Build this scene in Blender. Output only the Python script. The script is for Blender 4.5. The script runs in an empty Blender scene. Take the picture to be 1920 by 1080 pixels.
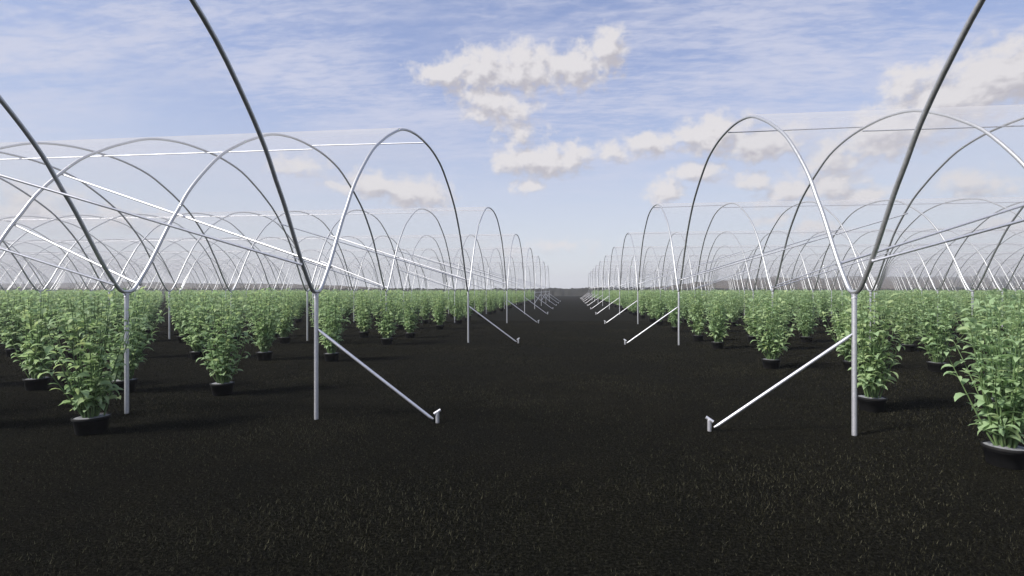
import bpy, math, random
import numpy as np
from mathutils import Vector

# ------------------------------------------------------------------ survey of the place
H = 1.45                      # camera height in metres; plan measures below are in units of H
YAW = 0.1156                  # camera turned left of the path direction (+Y)
FPX, HOR = 970.58, 544.2      # focal length and horizon row for a 1920 px wide frame
UL, SL = -1.971, 1.6206       # first post line left of the path and hoop spacing
UR, SR = 1.9306, 1.6283
V0, BAY = 3.8133, 5.9079      # first valley line and tunnel width
NL, NR = 8, 11                # tunnels on each side of the path
POST_H = 0.985
HAZE = 0.0009                 # per metre
SUN_EL, SUN_AZ = math.radians(42), math.radians(240)   # azimuth clockwise from +Y

scene = bpy.context.scene
col = scene.collection
rng = np.random.default_rng(7)
random.seed(7)
CY, SY = math.cos(YAW), math.sin(YAW)

def cam_xz(u, v):             # plan position -> (sideways, depth) seen from the camera
    return u * CY + v * SY, v * CY - u * SY

# ------------------------------------------------------------------ helpers
def new_mesh(name, V, F, mats=(), smooth=True, matidx=None):
    me = bpy.data.meshes.new(name)
    V = np.asarray(V, dtype=np.float32)
    if isinstance(F, np.ndarray):
        n, k = F.shape
        me.vertices.add(len(V)); me.vertices.foreach_set('co', V.ravel())
        me.loops.add(n * k); me.loops.foreach_set('vertex_index', F.astype(np.int32).ravel())
        me.polygons.add(n)
        me.polygons.foreach_set('loop_start', np.arange(0, n * k, k, dtype=np.int32))
        me.polygons.foreach_set('loop_total', np.full(n, k, dtype=np.int32))
        me.update(calc_edges=True)
    else:
        me.from_pydata([tuple(map(float, p)) for p in V], [], [tuple(map(int, f)) for f in F])
    for m in mats: me.materials.append(m)
    me.polygons.foreach_set('use_smooth', np.full(len(me.polygons), bool(smooth)))
    if matidx is not None: me.polygons.foreach_set('material_index', np.asarray(matidx, dtype=np.int32))
    me.validate(); me.update()
    return me

def link(name, data, parent=None, loc=(0, 0, 0), rz=0.0):
    o = bpy.data.objects.new(name, data); col.objects.link(o)
    o.location = loc; o.rotation_euler = (0, 0, rz)
    if parent is not None: o.parent = parent
    return o

def tag(o, label=None, cat=None, group=None, kind=None):
    if label: o['label'] = label
    if cat: o['category'] = cat
    if group: o['group'] = group
    if kind: o['kind'] = kind
    return o

class MB:
    """collects vertices and faces of one mesh"""
    def __init__(self): self.V, self.F, self.M = [], [], []
    def add(self, V, F, m=0):
        o = len(self.V); self.V.extend(V); self.F.extend([tuple(i + o for i in f) for f in F]); self.M.extend([m] * len(F))
    def tube(self, pts, r, n=10, caps=True, m=0):
        pts = [Vector(p) for p in pts]; N = len(pts)
        rs = r if isinstance(r, (list, tuple)) else [r] * N
        t0 = (pts[1] - pts[0]).normalized()
        ref = Vector((1, 0, 0)) if abs(t0.x) < .8 else Vector((0, 1, 0))
        a = t0.cross(ref).normalized(); V = []; F = []
        for i, p in enumerate(pts):
            t = ((pts[i + 1] - p) if i == 0 else (p - pts[i - 1]) if i == N - 1 else (pts[i + 1] - p).normalized() + (p - pts[i - 1]).normalized()).normalized()
            a = (a - t * a.dot(t)).normalized(); b = t.cross(a)
            for k in range(n):
                w = 2 * math.pi * k / n
                V.append(p + (a * math.cos(w) + b * math.sin(w)) * rs[i])
        for i in range(N - 1):
            for k in range(n):
                k2 = (k + 1) % n
                F.append((i * n + k, i * n + k2, (i + 1) * n + k2, (i + 1) * n + k))
        if caps:
            V += V[:n] + V[(N - 1) * n:N * n]                     # own rims, so the ends stay crisp and the sides straight
            F.append(tuple(N * n + k for k in range(n - 1, -1, -1))); F.append(tuple((N + 1) * n + k for k in range(n)))
        self.add(V, F, m)
    def lathe(self, prof, n=28, m=0):
        V = [(r * math.cos(2 * math.pi * k / n), r * math.sin(2 * math.pi * k / n), z) for r, z in prof for k in range(n)]
        F = [(i * n + k, i * n + (k + 1) % n, (i + 1) * n + (k + 1) % n, (i + 1) * n + k) for i in range(len(prof) - 1) for k in range(n)]
        self.add(V, F, m)
    def disc(self, r, z, n=28, m=0, dome=0.0):
        V = [(0, 0, z + dome)] + [(r * math.cos(2 * math.pi * k / n), r * math.sin(2 * math.pi * k / n), z) for k in range(n)]
        self.add(V, [(0, 1 + k, 1 + (k + 1) % n) for k in range(n)], m)
    def mesh(self, name, mats, smooth=True):
        return new_mesh(name, [tuple(v) for v in self.V], self.F, mats, smooth, self.M)

# ------------------------------------------------------------------ materials
def mat(name):
    m = bpy.data.materials.new(name); m.use_nodes = True
    nt = m.node_tree; nt.nodes.clear()
    out = nt.nodes.new('ShaderNodeOutputMaterial')
    return m, nt, out
def nd(nt, t, **kw):
    n = nt.nodes.new(t)
    for k, v in kw.items(): setattr(n, k, v)
    return n
def ramp(nt, stops):
    r = nd(nt, 'ShaderNodeValToRGB'); e = r.color_ramp.elements
    while len(e) < len(stops): e.new(.5)
    for x, (p, c) in zip(e, stops): x.position = p; x.color = (*c, 1)
    return r

def make_steel(name, c0, c1):
    m, nt, out = mat(name)
    p = nd(nt, 'ShaderNodeBsdfPrincipled')
    tc = nd(nt, 'ShaderNodeTexCoord')
    n1 = nd(nt, 'ShaderNodeTexNoise'); n1.inputs['Scale'].default_value = 38; n1.inputs['Detail'].default_value = 5
    n2 = nd(nt, 'ShaderNodeTexVoronoi'); n2.inputs['Scale'].default_value = 120
    nt.links.new(tc.outputs['Object'], n1.inputs['Vector']); nt.links.new(tc.outputs['Object'], n2.inputs['Vector'])
    mx = nd(nt, 'ShaderNodeMix', data_type='FLOAT'); mx.inputs[0].default_value = .3
    nt.links.new(n1.outputs['Fac'], mx.inputs[2]); nt.links.new(n2.outputs['Distance'], mx.inputs[3])
    r = ramp(nt, [(.25, c0), (.75, c1)])
    nt.links.new(mx.outputs[0], r.inputs[0]); nt.links.new(r.outputs[0], p.inputs['Base Color'])
    rr = nd(nt, 'ShaderNodeMapRange'); rr.inputs[3].default_value = .40; rr.inputs[4].default_value = .54
    nt.links.new(mx.outputs[0], rr.inputs[0]); nt.links.new(rr.outputs[0], p.inputs['Roughness'])
    p.inputs['Metallic'].default_value = .8
    nt.links.new(p.outputs[0], out.inputs[0]); return m

def make_film():
    m, nt, out = mat('clear_film')
    tr = nd(nt, 'ShaderNodeBsdfTransparent'); tr.inputs[0].default_value = (.99, .99, .99, 1)
    df = nd(nt, 'ShaderNodeBsdfDiffuse'); df.inputs[0].default_value = (.70, .70, .73, 1)
    tl = nd(nt, 'ShaderNodeBsdfTranslucent'); tl.inputs[0].default_value = (.70, .70, .73, 1)
    mx0 = nd(nt, 'ShaderNodeMixShader'); mx0.inputs[0].default_value = .5
    nt.links.new(df.outputs[0], mx0.inputs[1]); nt.links.new(tl.outputs[0], mx0.inputs[2])
    lw = nd(nt, 'ShaderNodeLayerWeight'); lw.inputs['Blend'].default_value = .5   # thin sheet: longer way through it at a slant
    pw = nd(nt, 'ShaderNodeMath', operation='POWER'); pw.inputs[1].default_value = 2.6
    nt.links.new(lw.outputs['Facing'], pw.inputs[0])
    mr = nd(nt, 'ShaderNodeMapRange'); mr.inputs[3].default_value = .005; mr.inputs[4].default_value = .50
    nt.links.new(pw.outputs[0], mr.inputs[0])
    mx = nd(nt, 'ShaderNodeMixShader')
    nt.links.new(mr.outputs[0], mx.inputs[0]); nt.links.new(tr.outputs[0], mx.inputs[1]); nt.links.new(mx0.outputs[0], mx.inputs[2])
    nt.links.new(mx.outputs[0], out.inputs[0]); return m

def make_leaf(name, c0, c1, c2):
    m, nt, out = mat(name)
    at = nd(nt, 'ShaderNodeAttribute', attribute_name='tint')
    oi = nd(nt, 'ShaderNodeObjectInfo')
    ad = nd(nt, 'ShaderNodeMath', operation='MULTIPLY_ADD'); ad.inputs[1].default_value = .22
    nt.links.new(oi.outputs['Random'], ad.inputs[0]); nt.links.new(at.outputs['Fac'], ad.inputs[2])
    r = ramp(nt, [(.1, c0), (.62, c1), (1.1 if False else 1.0, c2)])
    nt.links.new(ad.outputs[0], r.inputs[0])
    p = nd(nt, 'ShaderNodeBsdfPrincipled'); p.inputs['Roughness'].default_value = .52
    p.inputs['Specular IOR Level'].default_value = .35
    nt.links.new(r.outputs[0], p.inputs['Base Color'])
    tl = nd(nt, 'ShaderNodeBsdfTranslucent')
    hs = nd(nt, 'ShaderNodeHueSaturation'); hs.inputs['Hue'].default_value = .485; hs.inputs['Saturation'].default_value = 1.15; hs.inputs['Value'].default_value = 1.25
    nt.links.new(r.outputs[0], hs.inputs['Color']); nt.links.new(hs.outputs[0], tl.inputs[0])
    mx = nd(nt, 'ShaderNodeMixShader'); mx.inputs[0].default_value = .46
    nt.links.new(p.outputs[0], mx.inputs[1]); nt.links.new(tl.outputs[0], mx.inputs[2])
    nt.links.new(mx.outputs[0], out.inputs[0]); return m

def make_noise_mat(name, c0, c1, scale, rough=.8, detail=6, bump=0, spec=.3, coord='Object'):
    m, nt, out = mat(name)
    tc = nd(nt, 'ShaderNodeTexCoord')
    n = nd(nt, 'ShaderNodeTexNoise'); n.inputs['Scale'].default_value = scale; n.inputs['Detail'].default_value = detail
    nt.links.new(tc.outputs[coord], n.inputs['Vector'])
    r = ramp(nt, [(.3, c0), (.7, c1)]); nt.links.new(n.outputs['Fac'], r.inputs[0])
    p = nd(nt, 'ShaderNodeBsdfPrincipled'); p.inputs['Roughness'].default_value = rough; p.inputs['Specular IOR Level'].default_value = spec
    nt.links.new(r.outputs[0], p.inputs['Base Color'])
    if bump:
        b = nd(nt, 'ShaderNodeBump'); b.inputs['Strength'].default_value = bump; b.inputs['Distance'].default_value = .02
        nt.links.new(n.outputs['Fac'], b.inputs['Height']); nt.links.new(b.outputs[0], p.inputs['Normal'])
    nt.links.new(p.outputs[0], out.inputs[0]); return m

def make_ground():
    m, nt, out = mat('black_fibre_ground')
    tc = nd(nt, 'ShaderNodeTexCoord')
    def noise(scale, det, rough=.6):
        n = nd(nt, 'ShaderNodeTexNoise'); n.inputs['Scale'].default_value = scale; n.inputs['Detail'].default_value = det; n.inputs['Roughness'].default_value = rough
        nt.links.new(tc.outputs['Object'], n.inputs['Vector']); return n
    fine = noise(48, 8, .78); mid = noise(2.2, 5); big = noise(.22, 4)
    rf = ramp(nt, [(.38, (.0005, .0005, .0004)), (.48, (.0040, .0040, .0031)), (.58, (.018, .0178, .0135)), (.74, (.066, .065, .050))])
    nt.links.new(fine.outputs['Fac'], rf.inputs[0])
    rm = ramp(nt, [(.3, (.72, .74, .78)), (.7, (1.2, 1.16, 1.08))]); nt.links.new(mid.outputs['Fac'], rm.inputs[0])
    rb = ramp(nt, [(.3, (.85, .9, .98)), (.7, (1.12, 1.08, 1.0))]); nt.links.new(big.outputs['Fac'], rb.inputs[0])
    m1 = nd(nt, 'ShaderNodeMix', data_type='RGBA', blend_type='MULTIPLY'); m1.inputs[0].default_value = 1
    nt.links.new(rf.outputs[0], m1.inputs[6]); nt.links.new(rm.outputs[0], m1.inputs[7])
    m2 = nd(nt, 'ShaderNodeMix', data_type='RGBA', blend_type='MULTIPLY'); m2.inputs[0].default_value = 1
    nt.links.new(m1.outputs[2], m2.inputs[6]); nt.links.new(rb.outputs[0], m2.inputs[7])
    p = nd(nt, 'ShaderNodeBsdfPrincipled'); p.inputs['Roughness'].default_value = .95; p.inputs['Specular IOR Level'].default_value = .02
    p.inputs['Sheen Weight'].default_value = .005; p.inputs['Sheen Roughness'].default_value = .45; p.inputs['Sheen Tint'].default_value = (1, .97, .86, 1)
    nt.links.new(m2.outputs[2], p.inputs['Base Color'])
    b = nd(nt, 'ShaderNodeBump'); b.inputs['Strength'].default_value = .9; b.inputs['Distance'].default_value = .025
    nt.links.new(fine.outputs['Fac'], b.inputs['Height']); nt.links.new(b.outputs[0], p.inputs['Normal'])
    nt.links.new(p.outputs[0], out.inputs[0]); return m

def make_fibre():
    m, nt, out = mat('dark_fibre')
    at = nd(nt, 'ShaderNodeAttribute', attribute_name='tint')
    r = ramp(nt, [(0, (.0010, .0010, .0005)), (.45, (.0062, .0060, .0034)), (.8, (.021, .0203, .0115)), (1, (.09, .088, .058))])
    nt.links.new(at.outputs['Fac'], r.inputs[0])
    p = nd(nt, 'ShaderNodeBsdfPrincipled'); p.inputs['Roughness'].default_value = .8; p.inputs['Specular IOR Level'].default_value = .05
    nt.links.new(r.outputs[0], p.inputs['Base Color'])
    nt.links.new(p.outputs[0], out.inputs[0]); return m

STEEL = make_steel('galvanised_steel', (.55, .555, .585), (.73, .73, .77))
HOOP_STEEL = make_steel('dimmed_hoop_steel', (.42, .43, .43), (.57, .575, .59))  # darker copy of the steel: sunlit legs dimmed, undersides deepened by base colour
FILM = make_film()
LEAF = make_leaf('leaf_green', (.215, .33, .175), (.315, .44, .24), (.38, .47, .235))
STEM = make_noise_mat('stem_green', (.07, .13, .05), (.12, .17, .07), 30, .6)
POT = make_noise_mat('black_plastic', (.006, .006, .0065), (.011, .011, .012), 20, .72, bump=.05, spec=.2)
SOIL = make_noise_mat('pot_mulch', (.13, .135, .15), (.27, .275, .30), 60, .7, bump=.6)
GROUND, FIBRE = make_ground(), make_fibre()
BANK = make_noise_mat('dark_bank', (.012, .013, .012), (.028, .028, .026), .5, 1, bump=.5)
HILL = make_noise_mat('far_hill', (.05, .040, .030), (.085, .070, .054), .06, 1)
WOOD = make_noise_mat('far_wood_leaves', (.035, .036, .03), (.065, .06, .05), .15, 1)

# ------------------------------------------------------------------ setting: ground, bank, hills
G = 940.0
link('ground', new_mesh('ground', [(-G, -60, 0), (G, -60, 0), (G, G, 0), (-G, G, 0)], [(0, 1, 2, 3)], [GROUND]))['kind'] = 'structure'

def fbm1(x, seeds, amps, freqs):
    return sum(a * np.sin(x * f + s) * np.sin(x * f * .37 + 2.1 * s) for s, a, f in zip(seeds, amps, freqs))

def ridge(name, material, x0, x1, nx, y, depth, hfun, rows=7):
    xs = np.linspace(x0, x1, nx); V = []
    for j in range(rows):
        s = j / (rows - 1); prof = math.sin(math.pi * min(1, max(0, s))) ** .7
        hh = hfun(xs) * prof + (rng.normal(0, .06, nx) * hfun(xs) if 0 < j < rows - 1 else 0)
        yy = y + (s - .5) * depth + rng.normal(0, depth * .03, nx)
        V.append(np.stack([xs, yy, hh - (.05 if j in (0, rows - 1) else 0)], 1))
    V = np.concatenate(V); F = []
    for j in range(rows - 1):
        a = np.arange(nx - 1) + j * nx
        F.append(np.stack([a, a + 1, a + nx + 1, a + nx], 1))
    o = link(name, new_mesh(name, V, np.concatenate(F), [material]))
    return o

b = ridge('earth_bank', BANK, -190, 210, 900, 93 * H, 9, lambda x: 1.30 * H + .16 * fbm1(x, (1, 2, 3), (1, .7, .5), (.11, .37, .9)) + .25 * np.exp(-((x - 13) / 9) ** 2))
tag(b, kind='structure')
hl = ridge('hills', HILL, -420, 520, 420, 235, 50,
           lambda x: 1.75 + 3.2 / (1 + np.exp((x + 105) / 24)) + 5.4 / (1 + np.exp(-(x - 52) / 14)) + .3 * fbm1(x, (1, 4, 2), (1, .6, .5), (.04, .1, .26)))
tag(hl, kind='structure')

# a far wood on the hill at the right: many leaf clumps filling the volume of the crowns
def far_wood():
    V, F, k = [], [], 0
    for i in range(26):
        cx = 185 + rng.uniform(-35, 95); cy = 222 + rng.uniform(-7, 7); hh = rng.uniform(5.5, 8.2); rr = rng.uniform(3, 5)
        n = 420
        d = rng.normal(size=(n, 3)); d /= np.linalg.norm(d, axis=1)[:, None]
        c = d * rng.uniform(.35, 1, (n, 1)) ** .6 * np.array([rr, rr * .8, hh * .48]) + np.array([cx, cy, hh * .52])
        for p in c:
            a = rng.normal(size=3); a /= np.linalg.norm(a); bb = np.cross(a, rng.normal(size=3)); bb /= np.linalg.norm(bb)
            s = rng.uniform(.3, .65)
            V += [p - a * s, p + bb * s * .6, p + a * s, p - bb * s * .6]; F.append((k, k + 1, k + 2, k + 3)); k += 4
    o = link('far_wood', new_mesh('far_wood', np.array(V), np.array(F), [WOOD], smooth=False))
    tag(o, 'hazy grey brown wood on the horizon at the far right', 'wood', kind='stuff')
far_wood()

# short black fibres lying over the ground cover, thinning out with distance
def fibres():
    n = 1700000
    z = (rng.uniform(0, 1, n) ** .88) * 15.5 + 1.4     # depth in H, denser near the lens
    k = rng.uniform(-1.12, 1.12, n)
    X = k * z
    u = X * CY - z * SY; v = X * SY + z * CY
    keep = (v > -.5)
    u, v, z = u[keep] * H, v[keep] * H, z[keep]; n = len(u)
    patch = .55 + .45 * np.sin(u * 1.3 + 1.1 * np.sin(v * .9)) * np.sin(v * 1.7 + np.sin(u * .8))
    a = rng.uniform(0, 2 * math.pi, n); tilt = rng.uniform(.05, .95, n); L = rng.uniform(.012, .034, n) * (.7 + .5 * patch)
    w = rng.uniform(.0006, .0017, n) * (1 + z * .10)
    d = np.stack([np.cos(a) * np.sin(tilt), np.sin(a) * np.sin(tilt), np.cos(tilt)], 1)
    s = np.stack([-np.sin(a), np.cos(a), np.zeros(n)], 1)
    P = np.stack([u, v, np.full(n, -.002)], 1)
    V = np.stack([P - s * w[:, None], P + s * w[:, None], P + d * L[:, None] + np.stack([np.cos(a), np.sin(a), -.5 * np.ones(n)], 1) * (L * .2)[:, None]], 1).reshape(-1, 3)
    F = np.arange(3 * n).reshape(-1, 3)
    me = new_mesh('ground_fibres', V, F, [FIBRE], smooth=False)
    t = np.clip(rng.beta(1.3, 2.1, n) * (.75 + .5 * patch), 0, 1); q = rng.random(n) < .06; t[q] = rng.uniform(.85, 1, q.sum())
    at = me.attributes.new('tint', 'FLOAT', 'FACE'); at.data.foreach_set('value', t.astype(np.float32))
    tag(link('ground_fibres', me), 'short dark fibres of the black ground cover along the path', 'ground cover', kind='stuff')
fibres()

# ------------------------------------------------------------------ tunnels
HP = [(0, .986), (.005, .9885), (.0095, .999), (.014, 1.022), (.022, 1.082), (.041, 1.245), (.074, 1.572), (.093, 1.735), (.114, 1.92), (.146, 2.135), (.193, 2.395), (.24, 2.575), (.28, 2.705), (.347, 2.88), (.424, 2.972), (.5, 2.995)]
HP = HP + [(1 - t, h) for t, h in HP[-2::-1]]
def catmull(P, sub):
    out = []
    for i in range(len(P) - 1):
        p0, p1, p2, p3 = P[max(0, i - 1)], P[i], P[i + 1], P[min(len(P) - 1, i + 2)]
        for k in range(sub):
            s = k / sub
            out.append(tuple(.5 * (2 * b1 + (c - a) * s + (2 * a - 5 * b1 + 4 * c - d) * s * s + (3 * b1 - a - 3 * c + d) * s ** 3) for a, b1, c, d in zip(p0, p1, p2, p3)))
    out.append(P[-1]); return out
# smooth in metric space so that the tangents are right
PROF = catmull([(t * BAY, h) for t, h in HP], 3)
def hoop_h(t):
    return float(np.interp(t * BAY, [p[0] for p in PROF], [p[1] for p in PROF]))

R_HOOP = .0148
def hoop_mesh(n, name):
    m = MB(); m.tube([(0, y * H, z * H) for y, z in PROF], R_HOOP * H, n, caps=False); return m.mesh(name, [HOOP_STEEL])
HOOP = hoop_mesh(12, 'hoop'); HOOP_FAR = hoop_mesh(6, 'hoop_far')
def post_mesh(n, name):
    m = MB(); m.tube([(0, 0, -.12), (0, 0, .972 * H)], .0163 * H, n); return m.mesh(name, [STEEL])
POSTM = post_mesh(16, 'post'); POST_FAR = post_mesh(7, 'post_far')
def bracket_mesh():
    m = MB()
    m.tube([(0, 0, .922 * H), (0, 0, .972 * H)], .0172 * H, 16)
    m.tube([(-.019 * H, -.004 * H, .945 * H), (.0, -.0215 * H, .945 * H), (.019 * H, -.004 * H, .945 * H)], .003 * H, 8)       # bolt through the socket
    m.tube([(0, -.016 * H, .955 * H), (0, -.0205 * H, .955 * H)], .0045 * H, 6)
    m.tube([(0, -.026 * H, .9725 * H), (0, .026 * H, .9725 * H)], .0105 * H, 12)      # saddle under the two hoop ends
    return m.mesh('bracket', [STEEL])
BRACKET = bracket_mesh()
def stay_mesh(side):          # side: +1 leans to +X (posts left of the path)
    m = MB(); m.tube([(side * .014 * H, 0, .697 * H), (side * .05 * H, 0, .668 * H), (side * .90 * H, 0, .045 * H), (side * .93 * H, 0, .028 * H)], [.006 * H, .0115 * H, .0115 * H, .006 * H], 12)
    return m.mesh('stay_bar', [STEEL])
def anchor_mesh(side):
    m = MB(); x = side * .962 * H
    m.tube([(x, 0, -.1), (x, 0, .080 * H)], .0142 * H, 14)
    m.tube([(x - side * .024 * H, -.010 * H, .068 * H), (x + side * .022 * H, .009 * H, .097 * H)], .0112 * H, 14)
    return m.mesh('ground_anchor', [STEEL])
STAY = {1: stay_mesh(1), -1: stay_mesh(-1)}; ANCH = {1: anchor_mesh(1), -1: anchor_mesh(-1)}

def hoop_positions(side, i):
    far_v = V0 + i * BAY
    out = []
    if side < 0:
        offs = [0, 1, 2, 3, 3.84, 4.68] + [5.68 + k for k in range(60)]
        edge = max(6.5, 1.25 * far_v + 2.0)
        for o in offs:
            out.append(UL - SL * o)
            if -out[-1] > edge: break
    else:
        edge = max(6.5, .785 * far_v + 4.5)
        for o in range(60):
            out.append(UR + SR * o)
            if out[-1] > edge: break
    return out

ORD = ['nearest', 'second', 'third', 'fourth', 'fifth', 'sixth', 'seventh', 'eighth', 'ninth', 'tenth', 'eleventh']
def film_mesh(L, sgn):
    prof = [p for p in PROF if .03 < p[0] / BAY < .97]
    nx = max(2, int(L / 1.2)); xs = np.linspace(0, L, nx)
    P = np.array(prof); cy, cz = BAY / 2, 1.2
    dirn = P - np.array([cy, cz]); dirn /= np.linalg.norm(dirn, axis=1)[:, None]
    P = P + dirn * .021
    V = np.array([(sgn * x, p[0] * H, p[1] * H) for x in xs for p in P]); n = len(P)
    F = np.array([(a * n + k, a * n + k + 1, (a + 1) * n + k + 1, (a + 1) * n + k) for a in range(nx - 1) for k in range(n - 1)])
    return new_mesh('film', V, F, [FILM])

def bar(name, parent, a, b2, r, n=10):
    m = MB(); m.tube([a, b2], r, n); return link(name, m.mesh(name, [STEEL]), parent)

def on_hoop(t, inset):
    e = .004
    dy, dz = BAY * 2 * e, hoop_h(t + e) - hoop_h(t - e)
    l = math.hypot(dy, dz); ny, nz = dz / l, -dy / l            # inward normal
    return (t * BAY + ny * inset) * H, (hoop_h(t) + nz * inset) * H

for side, N in ((-1, NL), (1, NR)):
    for i in range(N):
        us = hoop_positions(side, i); u0 = us[0]
        va = V0 + (i - 1) * BAY
        word = 'left' if side < 0 else 'right'
        pl = 'left of the path' if side < 0 else 'right of the path'
        lab = ('%s tunnel %s of bare metal hoops under clear film' % (ORD[i], pl)) if i < N - 1 else 'farthest tunnel %s of bare metal hoops under clear film' % pl
        root = link('polytunnel', None, loc=(u0 * H, va * H, 0))
        tag(root, lab, 'polytunnel', 'rows of polytunnel frames beside the path')
        near = i < 3
        for k, u in enumerate(us):
            x = (u - u0) * H
            _, z1 = cam_xz(u, va + BAY)
            det = z1 < 16
            link('hoop', HOOP if det else HOOP_FAR, root, (x, 0, 0))
            po = link('post', POSTM if det else POST_FAR, root, (x, BAY * H, 0))
            if det: link('bracket', BRACKET, po)
            if k == 0:
                s = -side
                link('stay_bar', STAY[s], root, (x, BAY * H, 0)); link('ground_anchor', ANCH[s], root, (x, BAY * H, 0))
        xl = [(u - u0) * H for u in us]
        # ridge bar: first length climbs over the second hoop, the rest runs just under the hoops
        m = MB(); m.tube([(xl[0], .493 * BAY * H, 2.968 * H), (xl[1] + side * .012, .515 * BAY * H, 3.018 * H)], .0078 * H, 10); link('ridge_bar', m.mesh('ridge_bar', [STEEL]), root)
        m = MB(); m.tube([(xl[1] - side * .02, .509 * BAY * H, 2.957 * H), (xl[-1], .509 * BAY * H, 2.957 * H)], .0078 * H, 10); link('ridge_bar', m.mesh('ridge_bar', [STEEL]), root)
        # slanting wind braces on both flanks of the first bays
        for flip in (0, 1):
            for (j0, t0, j1, t1, r) in ((0, .036, 2, .158, .0090), (1, .019, 2, .080, .0090)):
                if j1 >= len(xl): continue
                A = on_hoop(t0, .02); B = on_hoop(t1, .02)
                if flip: A = (BAY * H - A[0], A[1]); B = (BAY * H - B[0], B[1])
                pa = Vector((xl[j0], *A)); pb = Vector((xl[j1], *B)); d = (pb - pa).normalized()
                bar('brace', root, pa - d * .015, pb + d * .05, r * H)
        fm = link('film', film_mesh(abs(xl[-1] - xl[0]), side), root)
        if side < 0 and i >= 5:      # open bays at the far end: a low rail and crossed bars between the posts
            bar('side_rail', root, (0, 0, .88 * H), (0, BAY * H, .88 * H), .012 * H, 8)
            bar('cross_bar', root, (0, 0, .32 * H), (0, BAY * H, .80 * H), .010 * H, 8)
            bar('cross_bar', root, (0, 0, .74 * H), (0, BAY * H, .28 * H), .010 * H, 8)

# ------------------------------------------------------------------ potted plants
def leaf_block(base, az, el, L, W, droop, twist, tint):
    """many leaves at once: pointed blades folded along the midrib and curving over"""
    n = len(L); S = np.array([0, .1, .3, .52, .76, 1.0]); WP = np.array([.12, .2, .82, 1.0, .62, 0.0])
    h = np.stack([np.cos(az), np.sin(az), np.zeros(n)], 1); up = np.array([0, 0, 1.0])
    side = np.stack([-np.sin(az), np.cos(az), np.zeros(n)], 1)
    P = base.copy(); rows = []; prev = 0
    for s, wp in zip(S, WP):
        ang = el - droop * s
        dirv = h * np.cos(ang)[:, None] + up * np.sin(ang)[:, None]
        P = P + dirv * (L * (s - prev))[:, None]; prev = s
        nor = -h * np.sin(ang)[:, None] + up * np.cos(ang)[:, None]
        sd = side * np.cos(twist)[:, None] + nor * np.sin(twist)[:, None]
        nn = -side * np.sin(twist)[:, None] + nor * np.cos(twist)[:, None]
        hw = (W * wp)[:, None] * .5
        rows.append(np.stack([P + sd * hw + nn * hw * .35, P, P - sd * hw + nn * hw * .35], 1))
    V = np.stack(rows, 1)                                   # n, 6, 3, 3
    V = V.reshape(n, 18, 3); Fl = []
    for r in range(5):
        a = r * 3
        Fl += [(a, a + 1, a + 4, a + 3), (a + 1, a + 2, a + 5, a + 4)]
    F = np.array(Fl)[None] + (np.arange(n) * 18)[:, None, None]
    return V.reshape(-1, 3), F.reshape(-1, 4), np.repeat(tint, 10)

def leaves_simple(base, az, el, L, W, droop, tint):
    n = len(L)
    h = np.stack([np.cos(az), np.sin(az), np.zeros(n)], 1); up = np.array([0, 0, 1.0]); side = np.stack([-np.sin(az), np.cos(az), np.zeros(n)], 1)
    mid = base + (h * np.cos(el)[:, None] + up * np.sin(el)[:, None]) * (L * .5)[:, None]
    tip = mid + (h * np.cos(el - droop)[:, None] + up * np.sin(el - droop)[:, None]) * (L * .5)[:, None]
    V = np.stack([base, mid - side * W[:, None] * .5, tip, mid + side * W[:, None] * .5], 1).reshape(-1, 3)
    return V, np.arange(4 * n).reshape(-1, 4), tint

def plant_skeleton(r, nst):
    """stems as polylines (n, 7, 3) in metres from the pot base centre"""
    stems = []; wide = r.uniform(.17, .29)
    for k in range(nst):
        a = 2 * math.pi * (k * .618 + r.uniform(-.08, .08)); out = (k + .5) / nst
        b0 = np.array([math.cos(a), math.sin(a)]) * (.012 + .055 * out * r.uniform(.5, 1.1)) * H
        spread = (.03 + wide * out ** .9 * r.uniform(.55, 1.25)) * H
        top = (1.0 - .26 * out ** 2 * r.uniform(.1, 1.7) - r.uniform(0, .09)) * H
        bend = r.uniform(-.35, .35)
        s = np.linspace(0, 1, 9)
        rad = spread * (s ** r.uniform(.75, 1.25))
        aa = a + bend * s
        z = .112 * H + (top - .112 * H) * (s - .06 * out * s * s)
        stems.append(np.stack([b0[0] + rad * np.cos(aa), b0[1] + rad * np.sin(aa), z], 1))
    for k in range(2):          # low drooping side shoots that hang over the pot
        a = r.uniform(0, 2 * math.pi); s = np.linspace(0, 1, 9); R = r.uniform(.12, .27) * H
        z = (.115 + r.uniform(.10, .22) * np.sin(s * 1.9)) * H
        stems.append(np.stack([R * s * np.cos(a) + .02 * H * math.cos(a), R * s * np.sin(a) + .02 * H * math.sin(a), z], 1))
    return stems

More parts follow.
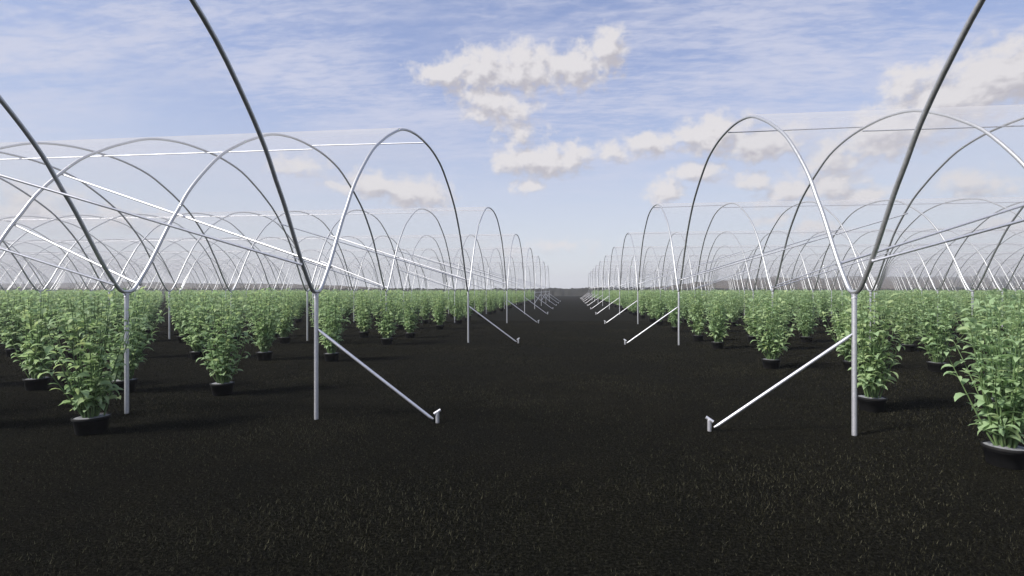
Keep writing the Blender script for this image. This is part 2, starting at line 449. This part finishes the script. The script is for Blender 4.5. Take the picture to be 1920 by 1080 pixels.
def leaf_params(stems, r, per, size=1.0):
    B, AZ, T = [], [], []
    for st in stems:
        ln = np.linalg.norm(np.diff(st, axis=0), axis=1).sum(); k = max(4, int(per * ln / H))
        s = np.sort(r.uniform(.11, 1.0, k)); s[-1] = 1.0
        p = np.stack([np.interp(s, np.linspace(0, 1, 9), st[:, c]) for c in range(3)], 1)
        B.append(p); AZ.append(np.arange(k) * 2.4 + r.uniform(0, 6.28) + r.normal(0, .35, k)); T.append(s)
    B = np.concatenate(B); AZ = np.concatenate(AZ); T = np.concatenate(T); n = len(B)
    o = np.arctan2(B[:, 1], B[:, 0]); rad = np.hypot(B[:, 0], B[:, 1])
    AZ = AZ + .5 * np.sin(o - AZ) * np.clip(rad / (.15 * H), 0, 1)       # lean outwards
    L = r.uniform(.062, .118, n) * H * (1.12 - .38 * T) * size
    W = L * r.uniform(.34, .50, n)
    EL = r.uniform(.35, 1.15, n) + .25 * T; DR = r.uniform(.7, 2.0, n); TW = r.normal(0, .3, n)
    TI = np.clip(r.normal(.42, .17, n) + .12 * T, 0, 1)
    return B, AZ, EL, L, W, DR, TW, TI

def leaves_mesh(seed):
    r = np.random.default_rng(seed)
    st = plant_skeleton(r, 28)
    B, AZ, EL, L, W, DR, TW, TI = leaf_params(st, r, 23, 1.0)
    V, F, t = leaf_block(B, AZ, EL, L, W, DR, TW, TI)
    V[:, 2] = np.maximum(V[:, 2], .01)
    me = new_mesh('leaves', V, F, [LEAF])
    me.attributes.new('tint', 'FLOAT', 'FACE').data.foreach_set('value', t.astype(np.float32))
    m = MB()
    for s in st: m.tube([tuple(p) for p in s], [(.0058 - .0042 * k / 8) * H for k in range(9)], 5, caps=False)
    return me, m.mesh('stems', [STEM])
VARIANTS = [leaves_mesh(100 + k) for k in range(7)]

def pot_meshes():
    m = MB(); R, r0, h = .110 * H, .088 * H, .118 * H
    m.lathe([(0.001, .002), (r0 - .006, .002), (r0, .008), (R - .012, h - .028), (R - .002, h - .026), (R, h - .022), (R, h - .002), (R - .003, h), (R - .008, h), (R - .010, h - .03), (R - .02, h - .06)], 36)
    s = MB(); s.disc(R - .0105, h - .012, 36, dome=.012)
    return m.mesh('pot', [POT]), s.mesh('mulch', [SOIL])
POTM, SOILM = pot_meshes()

# lattice of pots: three rows to a tunnel
ROW = (.136, .532, .908)
spots = []
for side, n_t in ((-1, NL), (1, NR)):
    for i in range(0, n_t):
        for rI, t in enumerate(ROW):
            v = V0 + (i - 1 + t) * BAY
            if v < .3: continue
            edge = (1.25 * v + 2.5) if side < 0 else (.785 * v + 2.5)
            k = 0
            while True:
                u = (UL - 1.395 - 1.012 * k) if side < 0 else (UR + .545 + 1.0 * k)
                if abs(u) > max(edge, 3.0): break
                spots.append((side, i, rI, k, u, v)); k += 1
def vis_rank(s):
    X, z = cam_xz(s[4], s[5])
    if z < .5: return 500
    return z + (200 if abs(X / z) > 1.22 else 0)
spots.sort(key=vis_rank)
RNAME = ['front', 'middle', 'back']
KN = ['first', 'second', 'third', 'fourth', 'fifth', 'sixth', 'seventh', 'eighth', 'ninth', 'tenth'] + ['%dth' % k for k in range(11, 20)] + ['20th', '21st', '22nd', '23rd'] + ['%dth' % k for k in range(24, 31)] + ['31st', '32nd', '33rd'] + ['%dth' % k for k in range(34, 60)]
SPECIAL = {(1, 0, 2, 0): 'largest bushy plant in a black pot, cut off by the right edge of the photo',
           (-1, 0, 2, 0): 'nearest leafy plant in a black pot on the left, in front of the second post',
           (1, 1, 0, 0): 'leafy plant in a black pot just behind the nearest right post',
           (-1, 1, 0, 0): 'lone leafy plant in a black pot between the two nearest left posts'}
NIND = 300
def jitter(s):
    r = np.random.default_rng(abs(hash((s[0] + 3, s[1], s[2], s[3]))) % 2**31)
    return r.normal(0, .016, 2), r.uniform(0, 6.283), r.uniform(.965, 1.045), int(r.integers(0, 7))
for s in spots[:NIND]:
    side, i, rI, k, u, v = s
    (du, dv), rz, sc, var = jitter(s)
    root = link('potted_plant', None, loc=((u + du) * H, (v + dv) * H, 0), rz=rz)
    root.scale = (random.uniform(.96, 1.04), random.uniform(.96, 1.04), sc)
    lab = SPECIAL.get((side, i, rI, k))
    if lab is None:
        lab = 'leafy potted plant, %s from path, %s row, %s tunnel on the %s' % (KN[k], RNAME[rI], ORD[i], 'left' if side < 0 else 'right')
    tag(root, lab, 'potted plant', 'leafy plants in black pots standing in rows')
    p = link('pot', POTM, root); link('mulch', SOILM, p)
    link('stems', VARIANTS[var][1], root); link('leaves', VARIANTS[var][0], root)

# the remaining far rows as one mass
def far_plants():
    r = np.random.default_rng(55)
    protos = []
    for k in range(6):
        st = plant_skeleton(r, 21)
        B, AZ, EL, L, W, DR, TW, TI = leaf_params(st, r, 17, 1.25)
        protos.append(leaves_simple(B, AZ, EL, L, W * 1.1, DR * .6, TI))
    n = 8; a = np.arange(n) * 2 * math.pi / n
    ring = lambda R, z: np.stack([R * np.cos(a), R * np.sin(a), np.full(n, z)], 1)
    pv = np.concatenate([ring(.094 * H, 0), ring(.117 * H, .118 * H)])
    pf = np.array([(k, (k + 1) % n, n + (k + 1) % n, n + k) for k in range(n)])
    VV, FF, TT, MM, off = [], [], [], [], 0
    for s in spots[NIND:]:
        (du, dv), rz, sc, var = jitter(s)
        V, F, T = protos[var % 6]
        c, q = math.cos(rz), math.sin(rz); R = np.array([[c, q, 0], [-q, c, 0], [0, 0, 1]])
        P = np.array([(s[4] + du) * H, (s[5] + dv) * H, 0])
        VV.append(V @ R * sc + P); FF.append(F + off); TT.append(T + r.normal(0, .06)); MM.append(np.zeros(len(F))); off += len(V)
        VV.append(pv + P); FF.append(pf + off); TT.append(np.zeros(n)); MM.append(np.ones(n)); off += len(pv)
    me = new_mesh('distant_plants', np.concatenate(VV), np.concatenate(FF), [LEAF, POT], False, np.concatenate(MM))
    me.attributes.new('tint', 'FLOAT', 'FACE').data.foreach_set('value', np.concatenate(TT).astype(np.float32))
    tag(link('distant_plants', me), 'far rows of leafy potted plants merging into one green band below the horizon', 'plants', kind='stuff')
far_plants()
print('plants', len(spots))

# ------------------------------------------------------------------ sky, sun
w = bpy.data.worlds.new('World'); scene.world = w; w.use_nodes = True
nt = w.node_tree; nt.nodes.clear(); L = nt.links
out = nd(nt, 'ShaderNodeOutputWorld'); bg = nd(nt, 'ShaderNodeBackground'); bg.inputs['Strength'].default_value = .105
L.new(bg.outputs[0], out.inputs[0])
sky = nd(nt, 'ShaderNodeTexSky', sky_type='NISHITA'); sky.sun_disc = False
sky.sun_elevation = SUN_EL; sky.sun_rotation = SUN_AZ; sky.altitude = 0; sky.air_density = 1.0; sky.dust_density = .6; sky.ozone_density = 2.2
def M(op, a, b=None, c=None, clamp=False):
    n = nd(nt, 'ShaderNodeMath', operation=op, use_clamp=clamp)
    for i, x in enumerate((a, b, c)):
        if x is None: continue
        if isinstance(x, (int, float)): n.inputs[i].default_value = x
        else: L.new(x, n.inputs[i])
    return n.outputs[0]
def VM(op, a, b=None, out_i=0):
    n = nd(nt, 'ShaderNodeVectorMath', operation=op)
    for i, x in enumerate((a, b)):
        if x is None: continue
        if isinstance(x, tuple): n.inputs[i].default_value = x
        else: L.new(x, n.inputs[i])
    return n.outputs[out_i]
def NOISE(vec, scale, detail, rough=.55, dist=0.0):
    n = nd(nt, 'ShaderNodeTexNoise'); n.inputs['Scale'].default_value = scale; n.inputs['Detail'].default_value = detail
    n.inputs['Roughness'].default_value = rough; n.inputs['Distortion'].default_value = dist
    L.new(vec, n.inputs['Vector']); return n.outputs['Fac']
def MR(x, a, b2, c=0.0, d=1.0, smooth=True):
    n = nd(nt, 'ShaderNodeMapRange', interpolation_type='SMOOTHSTEP' if smooth else 'LINEAR')
    L.new(x, n.inputs[0])
    for i, q in enumerate((a, b2, c, d)): n.inputs[i + 1].default_value = q
    return n.outputs[0]
def MIXC(f, a, b2):
    n = nd(nt, 'ShaderNodeMix', data_type='RGBA')
    for i, x in ((0, f), (6, a), (7, b2)):
        if isinstance(x, (int, float)): n.inputs[i].default_value = x
        elif isinstance(x, tuple): n.inputs[i].default_value = (*x, 1)
        else: L.new(x, n.inputs[i])
    return n.outputs[2]
tc = nd(nt, 'ShaderNodeTexCoord'); D = VM('NORMALIZE', tc.outputs['Generated'])
sp = nd(nt, 'ShaderNodeSeparateXYZ'); L.new(D, sp.inputs[0])
AZ = M('ARCTAN2', sp.outputs[0], sp.outputs[1]); EL = M('ARCSINE', sp.outputs[2])
cb = nd(nt, 'ShaderNodeCombineXYZ'); L.new(AZ, cb.inputs[0]); L.new(EL, cb.inputs[1]); AE = cb.outputs[0]
# cumulus heaps: bearing and height of each heap as surveyed
def bearing(px, py, rx, ry):
    k = (px - 960) / FPX; q = math.sqrt(1 + k * k)
    return math.atan(k) - YAW, math.atan((HOR - py) / FPX / q), rx / FPX / (1 + k * k), ry / FPX / q
HEAPS = [(845, 143, 80, 26, 1), (905, 128, 70, 34, 1), (985, 128, 85, 42, 1), (1070, 128, 75, 38, 1), (1142, 98, 36, 40, 1),
         (912, 186, 58, 36, .9), (958, 208, 50, 36, .7), (978, 252, 40, 30, .42),
         (1020, 300, 88, 28, 1), (958, 302, 36, 24, .95), (1075, 292, 36, 24, .9),
         (1215, 270, 48, 24, .95), (1150, 284, 42, 18, .7),
         (700, 342, 68, 24, .95), (780, 362, 72, 30, .95), (640, 350, 34, 10, .6), (562, 310, 58, 20, .6),
         (1340, 252, 82, 36, 1), (1430, 268, 80, 32, 1), (1285, 250, 30, 26, .8),
         (1860, 150, 150, 70, 1), (1760, 195, 120, 56, 1), (1660, 250, 110, 46, .95), (1560, 300, 60, 40, .7), (1700, 160, 60, 40, .8), (1960, 110, 120, 60, 1),
         (1310, 322, 54, 22, .9), (1246, 358, 38, 24, .9), (1410, 338, 42, 17, .8), (1480, 355, 62, 26, .75), (1565, 345, 56, 40, .75), (1620, 362, 60, 18, .7),
         (992, 346, 32, 14, .7), (1448, 410, 36, 13, .6), (1820, 345, 80, 24, .6), (1850, 358, 60, 14, .6), (1530, 425, 46, 14, .5),
         (50, 385, 150, 38, .5), (220, 405, 80, 26, .4), (1040, 462, 70, 12, .4), (960, 470, 60, 10, .3), (1900, 420, 120, 22, .4),
         (-300, 300, 220, 60, .7), (2250, 250, 220, 70, .8), (2600, 380, 200, 50, .7), (-700, 390, 260, 50, .6)]
HB = [(*bearing(h[0], h[1], h[2] * 1.08, h[3] * 1.10), h[4]) for h in HEAPS]
def heap_field(P):
    acc = None
    for a, e, ra, re, s in HB:
        v = VM('MULTIPLY', VM('SUBTRACT', P, (a, e, 0)), (1 / ra, 1 / re, 0))
        d = M('MULTIPLY_ADD', VM('LENGTH', v, None, 1), -s, s)
        acc = d if acc is None else M('SMOOTH_MAX', acc, d, .12)
    return acc
# edges billow: the position is pushed about by noise before it is looked up
def billow(P, q):
    n = nd(nt, 'ShaderNodeTexNoise'); n.inputs['Scale'].default_value = 13; n.inputs['Detail'].default_value = 5; n.inputs['Roughness'].default_value = .55
    L.new(P, n.inputs['Vector'])
    return VM('ADD', P, VM('MULTIPLY', VM('SUBTRACT', n.outputs['Color'], (.5, .5, .5)), (q, q * .8, 0)))
F1 = NOISE(VM('MULTIPLY', AE, (1, 1.25, 1)), 36, 8, .60)
AE2 = VM('ADD', AE, (-.010, .020, 0))
F2 = NOISE(VM('MULTIPLY', AE2, (1, 1.25, 1)), 36, 4, .52)
h1 = heap_field(billow(AE, .04)); h2 = heap_field(billow(AE2, .04))
d1 = M('ADD', h1, M('MULTIPLY_ADD', F1, 1.9, -.95)); d2 = M('ADD', h2, M('MULTIPLY_ADD', F2, 1.9, -.95))
CU = MR(d1, -.20, .54)
lit = M('SUBTRACT', d1, d2)
SH = MR(lit, -.52, .36)                         # sunward flank bright, base grey
thick = MR(d1, .35, 1.1)
# high streaks: a layer seen in perspective
pz = M('ADD', M('MAXIMUM', sp.outputs[2], 0), .09)
px_ = M('DIVIDE', sp.outputs[0], pz); py_ = M('DIVIDE', sp.outputs[1], pz)
cp = nd(nt, 'ShaderNodeCombineXYZ'); L.new(px_, cp.inputs[0]); L.new(py_, cp.inputs[1]); PL = cp.outputs[0]
mp = nd(nt, 'ShaderNodeMapping'); mp.inputs['Rotation'].default_value = (0, 0, math.radians(-14)); mp.inputs['Scale'].default_value = (.62, 1.7, 1); L.new(PL, mp.inputs[0])
c_big = NOISE(PL, .62, 3, .5); c_rip = NOISE(mp.outputs[0], 14, 7, .66, .3); c_mid = NOISE(mp.outputs[0], 1.5, 5, .6, .6)
CI = M('MULTIPLY', MR(M('ADD', M('MULTIPLY', c_rip, .85), M('MULTIPLY', c_mid, .8)), .62, 1.02), MR(c_big, .30, .56))
CI = M('ADD', M('MULTIPLY', CI, .80), M('MULTIPLY', MR(c_mid, .36, .70), .34), None, True)
CI = M('MULTIPLY', CI, MR(EL, .08, .30))
VEIL = MR(EL, .55, -.02, .40, .85)              # thin milky air low over the field
skyc = nd(nt, 'ShaderNodeHueSaturation'); skyc.inputs['Saturation'].default_value = .92; skyc.inputs['Value'].default_value = 1.0
L.new(sky.outputs[0], skyc.inputs['Color'])
veilc = MIXC(MR(EL, .02, .5), (4.5, 4.65, 5.1), (2.5, 2.95, 5.3))
c = MIXC(VEIL, skyc.outputs[0], veilc)
c = MIXC(M('MULTIPLY', CI, .68), c, (4.5, 4.55, 5.3))
cuc = MIXC(SH, (3.35, 3.22, 3.5), (5.1, 4.93, 5.02))
c = MIXC(M('MULTIPLY', CU, MR(EL, .0, .13, .25, .95)), c, cuc)
L.new(c, bg.inputs[0])

sd = bpy.data.lights.new('sun', 'SUN'); sd.energy = 4.7; sd.angle = math.radians(8); sd.color = (1, .95, .87)
so = link('sun', sd, loc=(0, 0, 30))
to_sun = Vector((math.sin(SUN_AZ) * math.cos(SUN_EL), math.cos(SUN_AZ) * math.cos(SUN_EL), math.sin(SUN_EL)))
so.rotation_euler = (-to_sun).to_track_quat('-Z', 'Y').to_euler()

# ------------------------------------------------------------------ camera, render
cd = bpy.data.cameras.new('camera'); cam = link('camera', cd, loc=(0, 0, H))
cam.rotation_euler = (math.radians(90), 0, YAW)
cd.sensor_width = 36; cd.lens = FPX / 1920 * 36; cd.shift_y = (HOR - 540) / 1920
cd.clip_start = .05; cd.clip_end = 4000
scene.camera = cam
if HAZE > 0:
    hz = MB(); x0, x1, y0, y1, z0, z1 = -1000, 1000, -80, 1000, -1.0, 24.0
    hz.add([(x, y, z) for z in (z0, z1) for y in (y0, y1) for x in (x0, x1)], [(0, 2, 3, 1), (4, 5, 7, 6), (0, 1, 5, 4), (2, 6, 7, 3), (0, 4, 6, 2), (1, 3, 7, 5)])
    hm, hnt, hout = mat('haze_air'); pv = nd(hnt, 'ShaderNodeVolumePrincipled'); pv.inputs['Color'].default_value = (.93, .94, .97, 1); pv.inputs['Density'].default_value = HAZE; pv.inputs['Anisotropy'].default_value = .2
    hnt.links.new(pv.outputs[0], hout.inputs['Volume'])
    tag(link('haze', hz.mesh('haze', [hm], False)), kind='stuff')
vs = scene.view_settings; vs.view_transform = 'Standard'; vs.look = 'None'; vs.exposure = .55; vs.gamma = 1
scene.render.engine = 'CYCLES'
cy = scene.cycles; cy.transparent_max_bounces = 64; cy.max_bounces = 6; cy.diffuse_bounces = 2; cy.glossy_bounces = 2; cy.transmission_bounces = 3
cy.caustics_reflective = False; cy.caustics_refractive = False
cy.use_denoising = True
